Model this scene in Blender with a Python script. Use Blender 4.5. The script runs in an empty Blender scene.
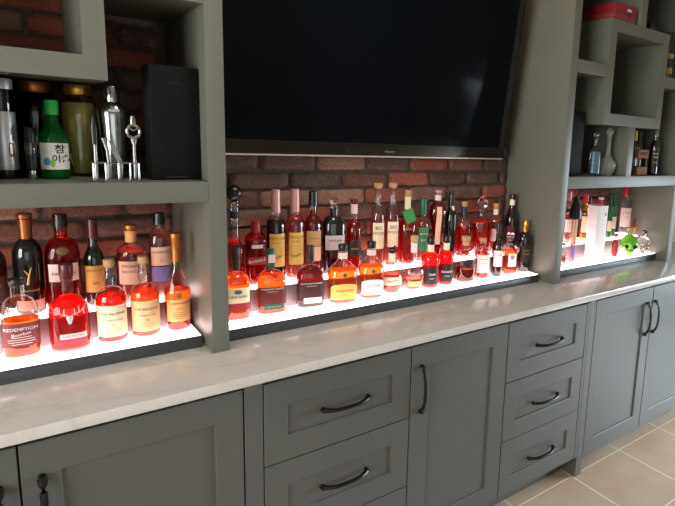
import bpy, bmesh, math, random
from mathutils import Vector, Matrix, noise
random.seed(7)
S = bpy.context.scene
COL = S.collection
PI = math.pi

# ------------------------------------------------------------------ camera
F, YAW, PITCH, ROLL = 546.6, 0.7040, 0.1680, 0.0512
CX, CY, CZ = -0.4234, -2.0512, 1.5769
SX, SY = 123.5, -23.8
def cam_axes():
    f = Vector((math.sin(YAW)*math.cos(PITCH), math.cos(YAW)*math.cos(PITCH), -math.sin(PITCH)))
    r = Vector((math.cos(YAW), -math.sin(YAW), 0)); u = r.cross(f)
    return math.cos(ROLL)*r + math.sin(ROLL)*u, -math.sin(ROLL)*r + math.cos(ROLL)*u, f
r_, u_, f_ = cam_axes()
cd = bpy.data.cameras.new('camera'); cam = bpy.data.objects.new('camera', cd); COL.objects.link(cam)
m = Matrix.Identity(4)
for i in range(3):
    m[i][0], m[i][1], m[i][2] = r_[i], u_[i], -f_[i]
m[0][3], m[1][3], m[2][3] = CX, CY, CZ
cam.matrix_world = m
cd.sensor_width = 36; cd.sensor_fit = 'HORIZONTAL'; cd.lens = F/675*36
cd.shift_x = -SX/675; cd.shift_y = SY/675; cd.clip_start = .02
S.camera = cam

# ------------------------------------------------------------------ light and exposure
w = bpy.data.worlds.new('sky'); S.world = w; w.use_nodes = True
bg = w.node_tree.nodes['Background']; bg.inputs[0].default_value = (.80, .90, 1, 1); bg.inputs[1].default_value = 1.6
def area(name, loc, direction, sx, sy, power, color):
    l = bpy.data.lights.new(name, 'AREA'); l.shape = 'RECTANGLE'; l.size = sx; l.size_y = sy
    l.energy = power; l.color = color
    o = bpy.data.objects.new(name, l); COL.objects.link(o); o.location = loc
    o.rotation_euler = Vector(direction).to_track_quat('-Z', 'Y').to_euler()
    return o
area('daylight_left', (-2.75, -1.9, 1.5), (1, .12, -.10), 1.9, 1.5, 150, (1, .96, .92))
area('daylight_front', (-.95, -4.75, 1.05), (0, 1, -.12), 2.4, 1.4, 8, (1, .98, .95))
area('daylight_right', (4.75, -2.1, .80), (-1, .34, -.42), 1.9, 1.2, 75, (.76, .88, 1)).data.spread = 1.35
area('overhead_fill', (.35, -.95, 2.74), (.12, .05, -1), .30, .30, 16, (1, .93, .84))  # added overhead fill to brighten the tower side panel and counter
pl = bpy.data.lights.new('wall_washer', 'POINT'); pl.energy = 2.2; pl.color = (1, .66, .34); pl.shadow_soft_size = .02
po = bpy.data.objects.new('wall_washer', pl); COL.objects.link(po); po.location = (1.22, -.135, 2.62)
S.view_settings.view_transform = 'Standard'; S.view_settings.look = 'None'
S.view_settings.exposure = -0.08; S.view_settings.gamma = 1.0; S.view_settings.use_curve_mapping = False
try:
    S.cycles.use_denoising = True
    S.cycles.max_bounces = 14; S.cycles.transmission_bounces = 12; S.cycles.transparent_max_bounces = 24
    S.cycles.caustics_refractive = True; S.cycles.caustics_reflective = False
    S.cycles.sample_clamp_indirect = 6
except Exception:
    pass

# ------------------------------------------------------------------ materials
def lin(c):
    return tuple((v/255/12.92 if v/255 <= .04045 else ((v/255+.055)/1.055)**2.4) for v in c) + (1,)
MATS = {}
def mat(name, col, rough=.5, metal=0, **k):
    if name in MATS: return MATS[name]
    M = bpy.data.materials.new(name); M.use_nodes = True
    b = M.node_tree.nodes['Principled BSDF']
    b.inputs['Base Color'].default_value = lin(col); b.inputs['Roughness'].default_value = rough
    b.inputs['Metallic'].default_value = metal
    for kk, v in k.items(): b.inputs[kk.replace('_', ' ')].default_value = v
    MATS[name] = M; return M
def noisy(name, c1, c2, scale, rough=.5, metal=0, bump=0, detail=4, stretch=(1, 1, 1), bscale=None):
    M = mat(name, c1, rough, metal); nt = M.node_tree; b = nt.nodes['Principled BSDF']
    tc = nt.nodes.new('ShaderNodeTexCoord'); mp = nt.nodes.new('ShaderNodeMapping'); mp.inputs['Scale'].default_value = stretch
    nt.links.new(tc.outputs['Object'], mp.inputs[0])
    n = nt.nodes.new('ShaderNodeTexNoise'); n.inputs['Scale'].default_value = scale; n.inputs['Detail'].default_value = detail
    nt.links.new(mp.outputs[0], n.inputs['Vector'])
    r = nt.nodes.new('ShaderNodeValToRGB'); r.color_ramp.elements[0].position = .35; r.color_ramp.elements[1].position = .7
    r.color_ramp.elements[0].color = lin(c1); r.color_ramp.elements[1].color = lin(c2)
    nt.links.new(n.outputs[0], r.inputs[0]); nt.links.new(r.outputs[0], b.inputs['Base Color'])
    if bump:
        n2 = n
        if bscale:
            n2 = nt.nodes.new('ShaderNodeTexNoise'); n2.inputs['Scale'].default_value = bscale; n2.inputs['Detail'].default_value = 3
            nt.links.new(mp.outputs[0], n2.inputs['Vector'])
        bp = nt.nodes.new('ShaderNodeBump'); bp.inputs['Strength'].default_value = bump; bp.inputs['Distance'].default_value = .004
        nt.links.new(n2.outputs[0], bp.inputs['Height']); nt.links.new(bp.outputs[0], b.inputs['Normal'])
    return M
def thin_glass(name, tint, refl=1.0):
    if name in MATS: return MATS[name]
    M = bpy.data.materials.new(name); M.use_nodes = True; nt = M.node_tree; nt.nodes.clear()
    o = nt.nodes.new('ShaderNodeOutputMaterial'); mx = nt.nodes.new('ShaderNodeMixShader')
    fr = nt.nodes.new('ShaderNodeFresnel'); fr.inputs[0].default_value = 1.5
    ge = nt.nodes.new('ShaderNodeNewGeometry'); mr = nt.nodes.new('ShaderNodeMapRange')   # a thin wall reflects alike from both sides
    mr.inputs['To Min'].default_value = 1.5; mr.inputs['To Max'].default_value = 1/1.5
    nt.links.new(ge.outputs['Backfacing'], mr.inputs['Value']); nt.links.new(mr.outputs['Result'], fr.inputs[0])
    mu = nt.nodes.new('ShaderNodeMath'); mu.operation = 'MULTIPLY'; mu.inputs[1].default_value = refl; mu.use_clamp = True
    t = nt.nodes.new('ShaderNodeBsdfTransparent'); t.inputs[0].default_value = lin(tint)
    g = nt.nodes.new('ShaderNodeBsdfGlossy'); g.inputs['Roughness'].default_value = .03
    lw = nt.nodes.new('ShaderNodeLayerWeight'); lw.inputs[0].default_value = .5          # the wall absorbs more where it is seen edge-on
    pw = nt.nodes.new('ShaderNodeMath'); pw.operation = 'POWER'; pw.inputs[1].default_value = 2.6
    ec = nt.nodes.new('ShaderNodeMixRGB'); tl = lin(tint); ec.inputs[1].default_value = tl; ec.inputs[2].default_value = (tl[0]*.40, tl[1]*.37, tl[2]*.36, 1)
    nt.links.new(lw.outputs['Facing'], pw.inputs[0]); nt.links.new(pw.outputs[0], ec.inputs[0]); nt.links.new(ec.outputs[0], t.inputs[0])
    nt.links.new(fr.outputs[0], mu.inputs[0]); nt.links.new(mu.outputs[0], mx.inputs[0])
    nt.links.new(t.outputs[0], mx.inputs[1]); nt.links.new(g.outputs[0], mx.inputs[2]); nt.links.new(mx.outputs[0], o.inputs[0])
    MATS[name] = M; return M
def liquid(name, tint, glow=.22):
    if name in MATS: return MATS[name]
    M = bpy.data.materials.new(name); M.use_nodes = True; nt = M.node_tree; nt.nodes.clear()
    o = nt.nodes.new('ShaderNodeOutputMaterial'); mx = nt.nodes.new('ShaderNodeMixShader'); mx.inputs[0].default_value = glow
    g = nt.nodes.new('ShaderNodeBsdfGlass'); g.inputs['Color'].default_value = lin(tint); g.inputs['IOR'].default_value = 1.34; g.inputs['Roughness'].default_value = .02
    t = nt.nodes.new('ShaderNodeBsdfTranslucent'); t.inputs[0].default_value = lin(tint)
    nt.links.new(g.outputs[0], mx.inputs[1]); nt.links.new(t.outputs[0], mx.inputs[2]); nt.links.new(mx.outputs[0], o.inputs[0])
    MATS[name] = M; return M
def emis(name, col, s):
    M = mat(name, (240, 236, 236), .35); b = M.node_tree.nodes['Principled BSDF']
    b.inputs['Emission Color'].default_value = lin(col); b.inputs['Emission Strength'].default_value = s
    return M
def cloudy(name, tint, k):
    M = thin_glass(name, tint, .4); nt = M.node_tree; o = nt.nodes['Material Output']; old = o.inputs[0].links[0].from_socket
    d = nt.nodes.new('ShaderNodeBsdfDiffuse'); d.inputs[0].default_value = lin(tint)
    t = nt.nodes.new('ShaderNodeMixShader'); t.inputs[0].default_value = k
    nt.links.new(old, t.inputs[1]); nt.links.new(d.outputs[0], t.inputs[2]); nt.links.new(t.outputs[0], o.inputs[0])
    return M
def paper(name, col):
    return mat(name, col, .6)

PAINT = noisy('grey_green_paint', (97, 98, 89), (102, 103, 94), 3, rough=.42, bump=.05, bscale=160)
CAB = noisy('cabinet_grey_paint', (79, 80, 77), (84, 85, 82), 2, rough=.38, bump=.04, bscale=120)
GAPSHADE = mat('gap_shade_dark', (38, 38, 35), .8)  # shade of the door and drawer gaps, put into the colour
BRONZE = mat('dark_bronze', (48, 44, 40), .38, .85)
CHROME = mat('chrome', (170, 170, 170), .14, 1)
TOOL = mat('tool_steel', (140, 140, 138), .3, .9)
STEEL = mat('brushed_steel', (205, 206, 208), .36, .75)
BLACKP = mat('black_plastic', (16, 16, 16), .35)
GOLD = mat('gold_foil', (205, 160, 70), .3, .9)
COPPER = mat('copper_foil', (170, 100, 60), .35, .9)
CORK = noisy('natural_cork', (196, 156, 112), (170, 126, 84), 260, .8)
WOODD = mat('dark_stained_wood_cap', (46, 32, 26), .4)
GLASS = thin_glass('clear_glass', (246, 249, 248), 1.5)
THICK = mat('heavy_crystal', (250, 252, 252), .02, 0, Transmission_Weight=1.0, IOR=1.45)
LED = emis('led_acrylic', (255, 222, 220), 6.3)

# ------------------------------------------------------------------ mesh helpers
def link(name, me, parent=None, label=None, cat=None, group=None, kind=None):
    o = bpy.data.objects.new(name, me); COL.objects.link(o)
    if parent: o.parent = parent
    if label: o['label'] = label
    if cat: o['category'] = cat
    if group: o['group'] = group
    if kind: o['kind'] = kind
    return o
def thing(name, label, cat, loc=(0, 0, 0), rz=0, group=None):
    o = link(name, None, None, label, cat, group); o.location = loc; o.rotation_euler = (0, 0, rz); o.empty_display_size = .05
    return o
def mesh(bm, name, mats, smooth=False):
    me = bpy.data.meshes.new(name)
    bmesh.ops.recalc_face_normals(bm, faces=bm.faces[:])
    bm.to_mesh(me); bm.free()
    for x in (mats if isinstance(mats, (list, tuple)) else [mats]): me.materials.append(x)
    if smooth:
        for p in me.polygons: p.use_smooth = True
        try: me.set_sharp_from_angle(angle=math.radians(38))
        except Exception: pass
    return me
def add_box(bm, a, b, mi=0):
    (x0, y0, z0), (x1, y1, z1) = a, b
    v = [bm.verts.new(p) for p in ((x0,y0,z0),(x1,y0,z0),(x1,y1,z0),(x0,y1,z0),(x0,y0,z1),(x1,y0,z1),(x1,y1,z1),(x0,y1,z1))]
    fs = [bm.faces.new([v[i] for i in q]) for q in ((0,3,2,1),(4,5,6,7),(0,1,5,4),(1,2,6,5),(2,3,7,6),(3,0,4,7))]
    for f in fs: f.material_index = mi
    return v
def box(name, a, b, m, parent=None, bevel=.0015, **k):
    bm = bmesh.new(); add_box(bm, a, b)
    if bevel: bmesh.ops.bevel(bm, geom=bm.edges[:], offset=bevel, segments=2, affect='EDGES', profile=.6)
    return link(name, mesh(bm, name, m, bevel > 0), parent, **k)
def boxes(name, lst, m, parent=None, bevel=.0012, **k):
    bm = bmesh.new()
    for a, b in lst: add_box(bm, a, b)
    if bevel: bmesh.ops.bevel(bm, geom=bm.edges[:], offset=bevel, segments=1, affect='EDGES')
    return link(name, mesh(bm, name, m), parent, **k)
def add_tube(bm, pts, r, n=10, closed=False, flat=1.0):
    pts = [Vector(p) for p in pts]; rings = []; N = len(pts)
    rr = r if isinstance(r, (list, tuple)) else [r]*N
    for i, p in enumerate(pts):
        t = (pts[(i+1) % N]-pts[i-1]) if closed else (pts[min(i+1, N-1)]-pts[max(i-1, 0)])
        t.normalize(); a = Vector((0, 0, 1)) if abs(t.z) < .9 else Vector((0, 1, 0))
        u = t.cross(a).normalized(); v = u.cross(t).normalized()
        rings.append([bm.verts.new(p+(u*math.cos(2*PI*k/n)+v*math.sin(2*PI*k/n)*flat)*rr[i]) for k in range(n)])
    for i in range(N if closed else N-1):
        A, B = rings[i], rings[(i+1) % N]
        for k in range(n): bm.faces.new([A[k], A[(k+1) % n], B[(k+1) % n], B[k]])
    if not closed:
        bm.faces.new(rings[0][::-1]); bm.faces.new(rings[-1])
def tube(name, pts, r, m, parent=None, n=10, closed=False, flat=1.0, **k):
    bm = bmesh.new(); add_tube(bm, pts, r, n, closed, flat)
    return link(name, mesh(bm, name, m, True), parent, **k)
def spow(v, e): return math.copysign(abs(v)**(2/e), v)
def loft(name, rings, m, parent=None, seg=40, bot=True, top=True, **k):
    """rings: (z, rx, ry, e); superellipse rings stacked and joined"""
    bm = bmesh.new(); R = []
    for q in rings:
        z, rx, ry, e = q[:4]
        R.append([bm.verts.new((rx*spow(math.cos(2*PI*i/seg+.02), e), ry*spow(math.sin(2*PI*i/seg+.02), e), z)) for i in range(seg)])
    for A, B in zip(R, R[1:]):
        for i in range(seg): bm.faces.new([A[i], A[(i+1) % seg], B[(i+1) % seg], B[i]])
    if bot: bm.faces.new(R[0][::-1])
    if top: bm.faces.new(R[-1])
    return link(name, mesh(bm, name, m, True), parent, **k)
def lathe(name, prof, m, parent=None, seg=32, **k):
    return loft(name, [(z, r, r, 2) for z, r in prof], m, parent, seg, **k)

def front_y(rings, x, z):
    for a, b in zip(rings, rings[1:]):
        if a[0] <= z <= b[0] and b[0] > a[0]:
            t = (z-a[0])/(b[0]-a[0]); rx, ry, e = (a[i]+(b[i]-a[i])*t for i in (1, 2, 3)); break
    else: rx, ry, e = rings[-1][1:4]
    u = min(.999, abs(x)/rx)
    return -ry*(1-u**e)**(1/e)
def patch(name, rings, z0, z1, w, m, parent, off=.0008, x0=0, shape=None, **k):
    """paper on the front of a lofted body"""
    bm = bmesh.new(); nx, nz = 16, 8; g = []
    for j in range(nz+1):
        row = []
        for i in range(nx+1):
            u = -1+2*i/nx; t = j/nz
            # denser near the edges of round bottles
            x = x0+w*math.sin(u*PI/2)/1.0 if w > .8*rings[1][1] else x0+w*u
            zt = z1
            if shape == 'arch': zt = z1-(z1-z0)*.22*u*u
            if shape == 'round': zt = z1-(z1-z0)*.5*(1-math.sqrt(max(0, 1-u*u*.98)))
            zb = z0+((z1-z0)*.5*(1-math.sqrt(max(0, 1-u*u*.98))) if shape == 'round' else 0)
            z = zb+(zt-zb)*t
            row.append(bm.verts.new((x, front_y(rings, x, z)-off, z)))
        g.append(row)
    for j in range(nz):
        for i in range(nx): bm.faces.new([g[j][i], g[j][i+1], g[j+1][i+1], g[j+1][i]])
    return link(name, mesh(bm, name, m, True), parent, **k)
FONT = None
def text_mesh(s, size, extr=0, xscale=1, bold=0):
    c = bpy.data.curves.new('letters', 'FONT'); c.body = s; c.size = size; c.align_x = 'CENTER'; c.align_y = 'CENTER'
    c.resolution_u = 2; c.offset = bold; c.extrude = extr
    o = bpy.data.objects.new('letters', c); COL.objects.link(o)
    dg = bpy.context.evaluated_depsgraph_get(); dg.update()
    me = bpy.data.meshes.new_from_object(o.evaluated_get(dg))
    bpy.data.objects.remove(o); bpy.data.curves.remove(c)
    for v in me.vertices: v.co.x *= xscale
    return me
def letter(rings, s, z, size, m, parent, x0=0, off=.0016, xs=1, bold=0, slant=0):
    me = text_mesh(s, size, 0, xs, bold)
    for v in me.vertices:
        x = x0+v.co.x; zz = z+v.co.y+slant*v.co.x
        v.co = Vector((x, front_y(rings, x, zz)-off, zz))
    me.materials.clear(); me.materials.append(m)
    return link('lettering', me, parent)
def flat_text(s, size, m, parent, loc, name='lettering', xs=1, bold=0, tilt=0):
    me = text_mesh(s, size, 0, xs, bold)
    for v in me.vertices:
        x, y = v.co.x, v.co.y
        v.co = Vector((loc[0]+x, loc[1]+y*math.sin(tilt)*-1, loc[2]+y*math.cos(tilt)))
    me.materials.clear(); me.materials.append(m)
    return link(name, me, parent)

INK = mat('dark_ink', (40, 32, 30), .6)
INKW = mat('white_ink', (235, 228, 220), .5)
INKR = mat('red_ink', (170, 30, 36), .5)
INKG = mat('gold_ink', (200, 160, 90), .4, .5)

# ================================================================== STRUCTURE
def plane_material_floor():
    M = mat('beige_floor_tile', (176, 160, 140), .38); nt = M.node_tree; b = nt.nodes['Principled BSDF']
    tc = nt.nodes.new('ShaderNodeTexCoord'); mp = nt.nodes.new('ShaderNodeMapping'); mp.inputs['Location'].default_value = (-1.573, .612, 0)
    br = nt.nodes.new('ShaderNodeTexBrick'); br.offset = 0; br.squash = 1
    br.inputs['Scale'].default_value = 1; br.inputs['Mortar Size'].default_value = .0035; br.inputs['Mortar Smooth'].default_value = .1
    br.inputs['Brick Width'].default_value = .388; br.inputs['Row Height'].default_value = .388
    n = nt.nodes.new('ShaderNodeTexNoise'); n.inputs['Scale'].default_value = 4; n.inputs['Detail'].default_value = 8; n.inputs['Roughness'].default_value = .62
    r = nt.nodes.new('ShaderNodeValToRGB'); r.color_ramp.elements[0].position = .3; r.color_ramp.elements[1].position = .75
    r.color_ramp.elements[0].color = lin((176, 150, 126)); r.color_ramp.elements[1].color = lin((190, 170, 146))
    mx = nt.nodes.new('ShaderNodeMixRGB'); mx.inputs[2].default_value = lin((222, 212, 196))
    L = nt.links.new
    L(tc.outputs['Object'], mp.inputs[0]); L(mp.outputs[0], br.inputs['Vector']); L(tc.outputs['Object'], n.inputs['Vector'])
    L(n.outputs[0], r.inputs[0]); L(r.outputs[0], mx.inputs[1]); L(br.outputs['Fac'], mx.inputs[0]); L(mx.outputs[0], b.inputs['Base Color'])
    bp = nt.nodes.new('ShaderNodeBump'); bp.invert = True; bp.inputs['Strength'].default_value = .5; bp.inputs['Distance'].default_value = .002
    L(br.outputs['Fac'], bp.inputs['Height']); L(bp.outputs[0], b.inputs['Normal'])
    return M
XL, XR, YF, ZC = -2.6, 4.6, -4.6, 2.75
box('floor', (XL-.2, YF-.2, -.1), (XR+.2, .2, 0), plane_material_floor(), bevel=0, kind='structure')
WALLP = noisy('warm_white_wall_paint', (206, 200, 190), (212, 206, 196), 2, .8)
box('ceiling', (XL-.2, YF-.2, ZC), (XR+.2, .2, ZC+.1), mat('ceiling_white', (188, 182, 170), .9), bevel=0, kind='structure')
def wall_open(name, axis, c0, c1, a0, a1, opens):
    """wall with openings (b0,b1,z0,z1) along its length"""
    L = []; cur = a0
    def put(p0, p1, z0, z1):
        if p1-p0 < 1e-4 or z1-z0 < 1e-4: return
        L.append(((c0, p0, z0), (c1, p1, z1)) if axis == 'x' else ((p0, c0, z0), (p1, c1, z1)))
    for (b0, b1, z0, z1) in opens:
        put(cur, b0, 0, ZC); put(b0, b1, 0, z0); put(b0, b1, z1, ZC); cur = b1
    put(cur, a1, 0, ZC)
    return boxes(name, L, WALLP, bevel=0, kind='structure')
wall_open('wall_left', 'x', XL-.15, XL, YF, 0, [(-2.9, -.9, .7, 2.3)])
wall_open('wall_right', 'x', XR, XR+.15, YF, 0, [(-3.1, -1.1, .10, 1.75)])
wall_open('wall_front', 'y', YF-.15, YF, XL, XR, [(-2.2, .3, .3, 1.85)])
FRW = mat('white_window_frame', (228, 228, 224), .4)
def window(name, axis, c, b0, b1, z0, z1, n):
    L = []; t = .05; d = .06
    def put(p0, p1, q0, q1): L.append(((c-d, p0, q0), (c+d, p1, q1)) if axis == 'x' else ((p0, c-d, q0), (p1, c+d, q1)))
    put(b0, b1, z0, z0+t); put(b0, b1, z1-t, z1); put(b0, b0+t, z0+t, z1-t); put(b1-t, b1, z0+t, z1-t)
    for i in range(1, n):
        x = b0+(b1-b0)*i/n; put(x-t/2, x+t/2, z0+t, z1-t)
    o = boxes(name, L, FRW, kind='structure')
    p = ((c-.004, b0+t, z0+t), (c+.004, b1-t, z1-t)) if axis == 'x' else ((b0+t, c-.004, z0+t), (b1-t, c+.004, z1-t))
    box('window_pane', p[0], p[1], GLASS, o, bevel=0)
window('window_1', 'x', XL-.07, -2.9, -.9, .7, 2.3, 2)
window('window_2', 'y', YF-.07, -2.2, .3, .3, 1.85, 3)
window('window_4', 'x', XR+.07, -3.1, -1.1, .10, 1.75, 2)

# back wall: mortar bed, real bricks behind the shelves and the television, plaster beyond
def brick_mat():
    M = bpy.data.materials.new('old_brick'); M.use_nodes = True; nt = M.node_tree; b = nt.nodes['Principled BSDF']; L = nt.links.new
    at = nt.nodes.new('ShaderNodeAttribute'); at.attribute_name = 'brick_tint'
    tc = nt.nodes.new('ShaderNodeTexCoord')
    n = nt.nodes.new('ShaderNodeTexNoise'); n.inputs['Scale'].default_value = 22; n.inputs['Detail'].default_value = 9; n.inputs['Roughness'].default_value = .7
    n2 = nt.nodes.new('ShaderNodeTexNoise'); n2.inputs['Scale'].default_value = 90; n2.inputs['Detail'].default_value = 6
    L(tc.outputs['Object'], n.inputs['Vector']); L(tc.outputs['Object'], n2.inputs['Vector'])
    r = nt.nodes.new('ShaderNodeValToRGB'); r.color_ramp.elements[0].position = .54; r.color_ramp.elements[1].position = .72
    r.color_ramp.elements[0].color = (0, 0, 0, 1); r.color_ramp.elements[1].color = (.55, .55, .55, 1)
    L(n.outputs[0], r.inputs[0])
    mx = nt.nodes.new('ShaderNodeMixRGB'); mx.inputs[2].default_value = lin((150, 128, 112))
    L(r.outputs[0], mx.inputs[0]); L(at.outputs['Color'], mx.inputs[1])
    r2 = nt.nodes.new('ShaderNodeValToRGB'); r2.color_ramp.elements[0].position = .36; r2.color_ramp.elements[1].position = .6
    r2.color_ramp.elements[0].color = (.70, .68, .68, 1); r2.color_ramp.elements[1].color = (1, 1, 1, 1)
    L(n2.outputs[0], r2.inputs[0])
    mu = nt.nodes.new('ShaderNodeMixRGB'); mu.blend_type = 'MULTIPLY'; mu.inputs[0].default_value = 1
    L(mx.outputs[0], mu.inputs[1]); L(r2.outputs[0], mu.inputs[2]); L(mu.outputs[0], b.inputs['Base Color'])
    b.inputs['Roughness'].default_value = .85
    bp = nt.nodes.new('ShaderNodeBump'); bp.inputs['Strength'].default_value = .7; bp.inputs['Distance'].default_value = .004
    L(n2.outputs[0], bp.inputs['Height']); L(bp.outputs[0], b.inputs['Normal'])
    return M
BRICK = brick_mat()
MORTAR = noisy('grey_mortar', (66, 58, 54), (92, 82, 76), 40, .95, bump=.6)
PAL = [(150, 82, 64), (164, 88, 66), (124, 84, 70), (106, 80, 70), (118, 94, 82), (136, 98, 82), (156, 118, 100), (104, 88, 80), (170, 102, 82), (120, 78, 66)]
def bricks(bm, lay, x0, x1, z0, z1, yb, zm):
    pitch = .0665; row = 0; z = zm-pitch*math.ceil((zm-z0)/pitch)
    while z < z1:
        off = (.108 if row % 2 else 0)+random.uniform(-.006, .006); x = x0-.216+off
        while x < x1:
            a, b = max(x+.005, x0), min(x+.211, x1); c, d = max(z+.005, z0), min(z+pitch-.006, z1)
            if b-a > .02 and d-c > .015:
                pr = .010+random.uniform(-.003, .003)
                # a brick face: grid with irregular relief
                nx = max(2, int((b-a)/.02)); nz = 4; g = []
                tint = lin(random.choice(PAL)); k = random.uniform(.58, .92); tint = tuple(t*k for t in tint[:3])+(1,)
                for j in range(nz+1):
                    rowv = []
                    for i in range(nx+1):
                        px = a+(b-a)*i/nx; pz = c+(d-c)*j/nz
                        edge = min(i, nx-i, j, nz-j) == 0; corner = (i in (0, nx)) and (j in (0, nz))
                        rr = noise.noise(Vector((px*38, pz*38, yb)))*.003
                        if edge:
                            s = .0022*noise.noise(Vector((px*60, pz*60, 3)))
                            px += s; pz += s
                            if corner: px += (.004 if i == 0 else -.004); pz += (.004 if j == 0 else -.004)
                        rowv.append(bm.verts.new((px, yb-(pr*.55 if edge else pr)-rr, pz)))
                    g.append(rowv)
                fs = []
                for j in range(nz):
                    for i in range(nx): fs.append(bm.faces.new([g[j][i], g[j][i+1], g[j+1][i+1], g[j+1][i]]))
                ring = [g[0][i] for i in range(nx+1)]+[g[j][nx] for j in range(1, nz+1)]+[g[nz][i] for i in range(nx-1, -1, -1)]+[g[j][0] for j in range(nz-1, 0, -1)]
                back = [bm.verts.new((v.co.x, yb+.003, v.co.z)) for v in ring]
                for i in range(len(ring)): fs.append(bm.faces.new([ring[i], back[i], back[(i+1) % len(ring)], ring[(i+1) % len(ring)]]))
                for f in fs:
                    f.material_index = 2; f.smooth = True
                    for lp in f.loops: lp[lay] = tint
            x += .216
        z += pitch; row += 1
bm = bmesh.new(); lay = bm.loops.layers.float_color.new('brick_tint')
add_box(bm, (XL, 0, 0), (-1.0, .15, ZC), 0); add_box(bm, (-1.0, 0, 0), (2.6, .15, ZC), 1)
add_box(bm, (2.6, 0, 0), (2.78, .15, ZC), 0); add_box(bm, (2.78, 0, 0), (4.3, .15, .98), 0); add_box(bm, (2.78, 0, 2.3), (4.3, .15, ZC), 0); add_box(bm, (4.3, 0, 0), (XR, .15, ZC), 0)
add_box(bm, (.066, -.09, .9145), (1.524, 0, ZC), 1)
bricks(bm, lay, -.985, .014, .9145, 2.7, 0, 1.2)
bricks(bm, lay, .068, 1.522, .9145, 2.7, -.09, 1.285)
bricks(bm, lay, 1.576, 2.528, .9145, 2.7, 0, 1.25)
me = bpy.data.meshes.new('wall_back'); bm.to_mesh(me); bm.free()
for x in (WALLP, MORTAR, BRICK): me.materials.append(x)
link('wall_back', me, kind='structure')
window('window_3', 'y', .07, 2.78, 4.3, .98, 2.3, 2)

# ================================================================== BASE CABINETS
CF = -.626
def shaker(name, x0, x1, z0, z1, parent, fw=.07, thick=.02, fz=.079):
    bm = bmesh.new(); yf = CF
    def ring(i, y, j=None):
        j = i if j is None else j
        return [bm.verts.new((x0+i, y, z0+j)), bm.verts.new((x1-i, y, z0+j)), bm.verts.new((x1-i, y, z1-j)), bm.verts.new((x0+i, y, z1-j))]
    R = [ring(0, yf+thick), ring(0, yf+.0015), ring(.0015, yf), ring(fw, yf, fz), ring(fw+.0018, yf+.0010, fz+.0018), ring(fw+.0034, yf+.0075, fz+.0034)]
    for A, B in zip(R, R[1:]):
        for k in range(4): bm.faces.new([A[k], A[(k+1) % 4], B[(k+1) % 4], B[k]])
    bm.faces.new(R[-1]); bm.faces.new(R[0][::-1])
    return link(name, mesh(bm, name, CAB), parent)
def pull(parent, c, horiz=True, L=.155):
    x, z = c; pts = []; rad = []
    for i in range(13):
        t = -1+2*i/12; s = t*L/2; out = CF-.024*(1-abs(t)**3.2)-.006
        pts.append((x+s, out, z) if horiz else (x, out, z+s)); rad.append(.0072+.0026*abs(t)**4)
    bm = bmesh.new(); add_tube(bm, pts, rad, 8, flat=.75)
    for s in (-1, 1):
        p = Vector((x+s*L/2, 0, z) if horiz else (x, 0, z+s*L/2))
        add_tube(bm, [(p.x, CF+.001, p.z), (p.x, CF-.010, p.z), (p.x, CF-.016, p.z)], [.0085, .0075, .006], 10)
    return link('handle', mesh(bm, 'handle', BRONZE, True), parent, label='dark bronze arched pull handle')
def carcass(parent, x0, x1, zb=.1):
    boxes('body', [((x0, CF+.022, zb), (x1, -.02, .882)), ((x0+.002, -.545, 0), (x1-.002, -.53, zb))], CAB, parent, bevel=0)
    boxes('gap_shade_strip', [((x0+.001, CF+.0205, zb+.004), (x1-.001, CF+.0222, .8815))], GAPSHADE, parent, bevel=0)  # dark sheet behind the fronts, painting the shade seen through their gaps
def cabinet(label, x0, x1, cat='cabinet'):
    t = thing('base_cabinet', label, cat, group='grey base cabinets'); return t
def drawer_set(t, x0, x1, rows, recs, hx):
    for (z0, z1) in rows:
        d = shaker('drawer', x0+.002, x1-.002, z0+.0015, z1-.0015, t, fw=.067, fz=.076)
        pull(d, (hx, (z0+z1)/2), True)
GZ = [(.613, .868), (.354, .613), (.104, .354)]
c = cabinet('two-door grey cabinet at the left end of the counter run', -.93, .042)
carcass(c, -.93, .042)
for a, b, hx in ((-.93, -.4385, -.475), (-.4385, .041, -.40)):
    d = shaker('door', a+.002, b-.002, .104, .868, c, .07); pull(d, (hx, .70), False, .165)
def stile(parent, x0, x1, foot=True):
    boxes('corner_post', [((x0+.0015, CF, .0 if foot else .1), (x1-.0015, CF+.12, .882))], CAB, parent, bevel=.001)
c = cabinet('grey cabinet with three drawers, second from the left in the counter run', .042, .598)
stile(c, .042, .095); carcass(c, .095, .598); drawer_set(c, .095, .598, GZ, None, .352)
c = cabinet('grey cabinet with one single wide door, between the two drawer stacks', .598, 1.060)
carcass(c, .599, 1.059); d = shaker('door', .600, 1.058, .104, .868, c, .076); pull(d, (.640, .708), False, .165)
c = cabinet('grey three-drawer cabinet just left of the double-door cabinet, with a post down to the floor', 1.060, 1.577)
carcass(c, 1.060, 1.577); drawer_set(c, 1.060, 1.577-.02, GZ, None, 1.310)
boxes('filler_strip', [((1.558, CF, .104), (1.577, CF+.02, .868))], CAB, c, bevel=.0005)
stile(c, 1.577, 1.622)
c = cabinet('grey double-door cabinet with paired handles at the right end of the run', 1.622, 2.60)
carcass(c, 1.622, 2.60)
for a, b, hx in ((1.622, 2.106, 2.055), (2.106, 2.598, 2.130)):
    d = shaker('door', a+.002, b-.002, .090, .868, c, .068); pull(d, (hx, .705), False, .165)
c = cabinet('grey end cabinet past the double doors, beside the window', 2.6, 3.2)
carcass(c, 2.601, 3.2); d = shaker('door', 2.602, 3.198, .090, .868, c, .07); pull(d, (2.65, .705), False, .165)

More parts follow.
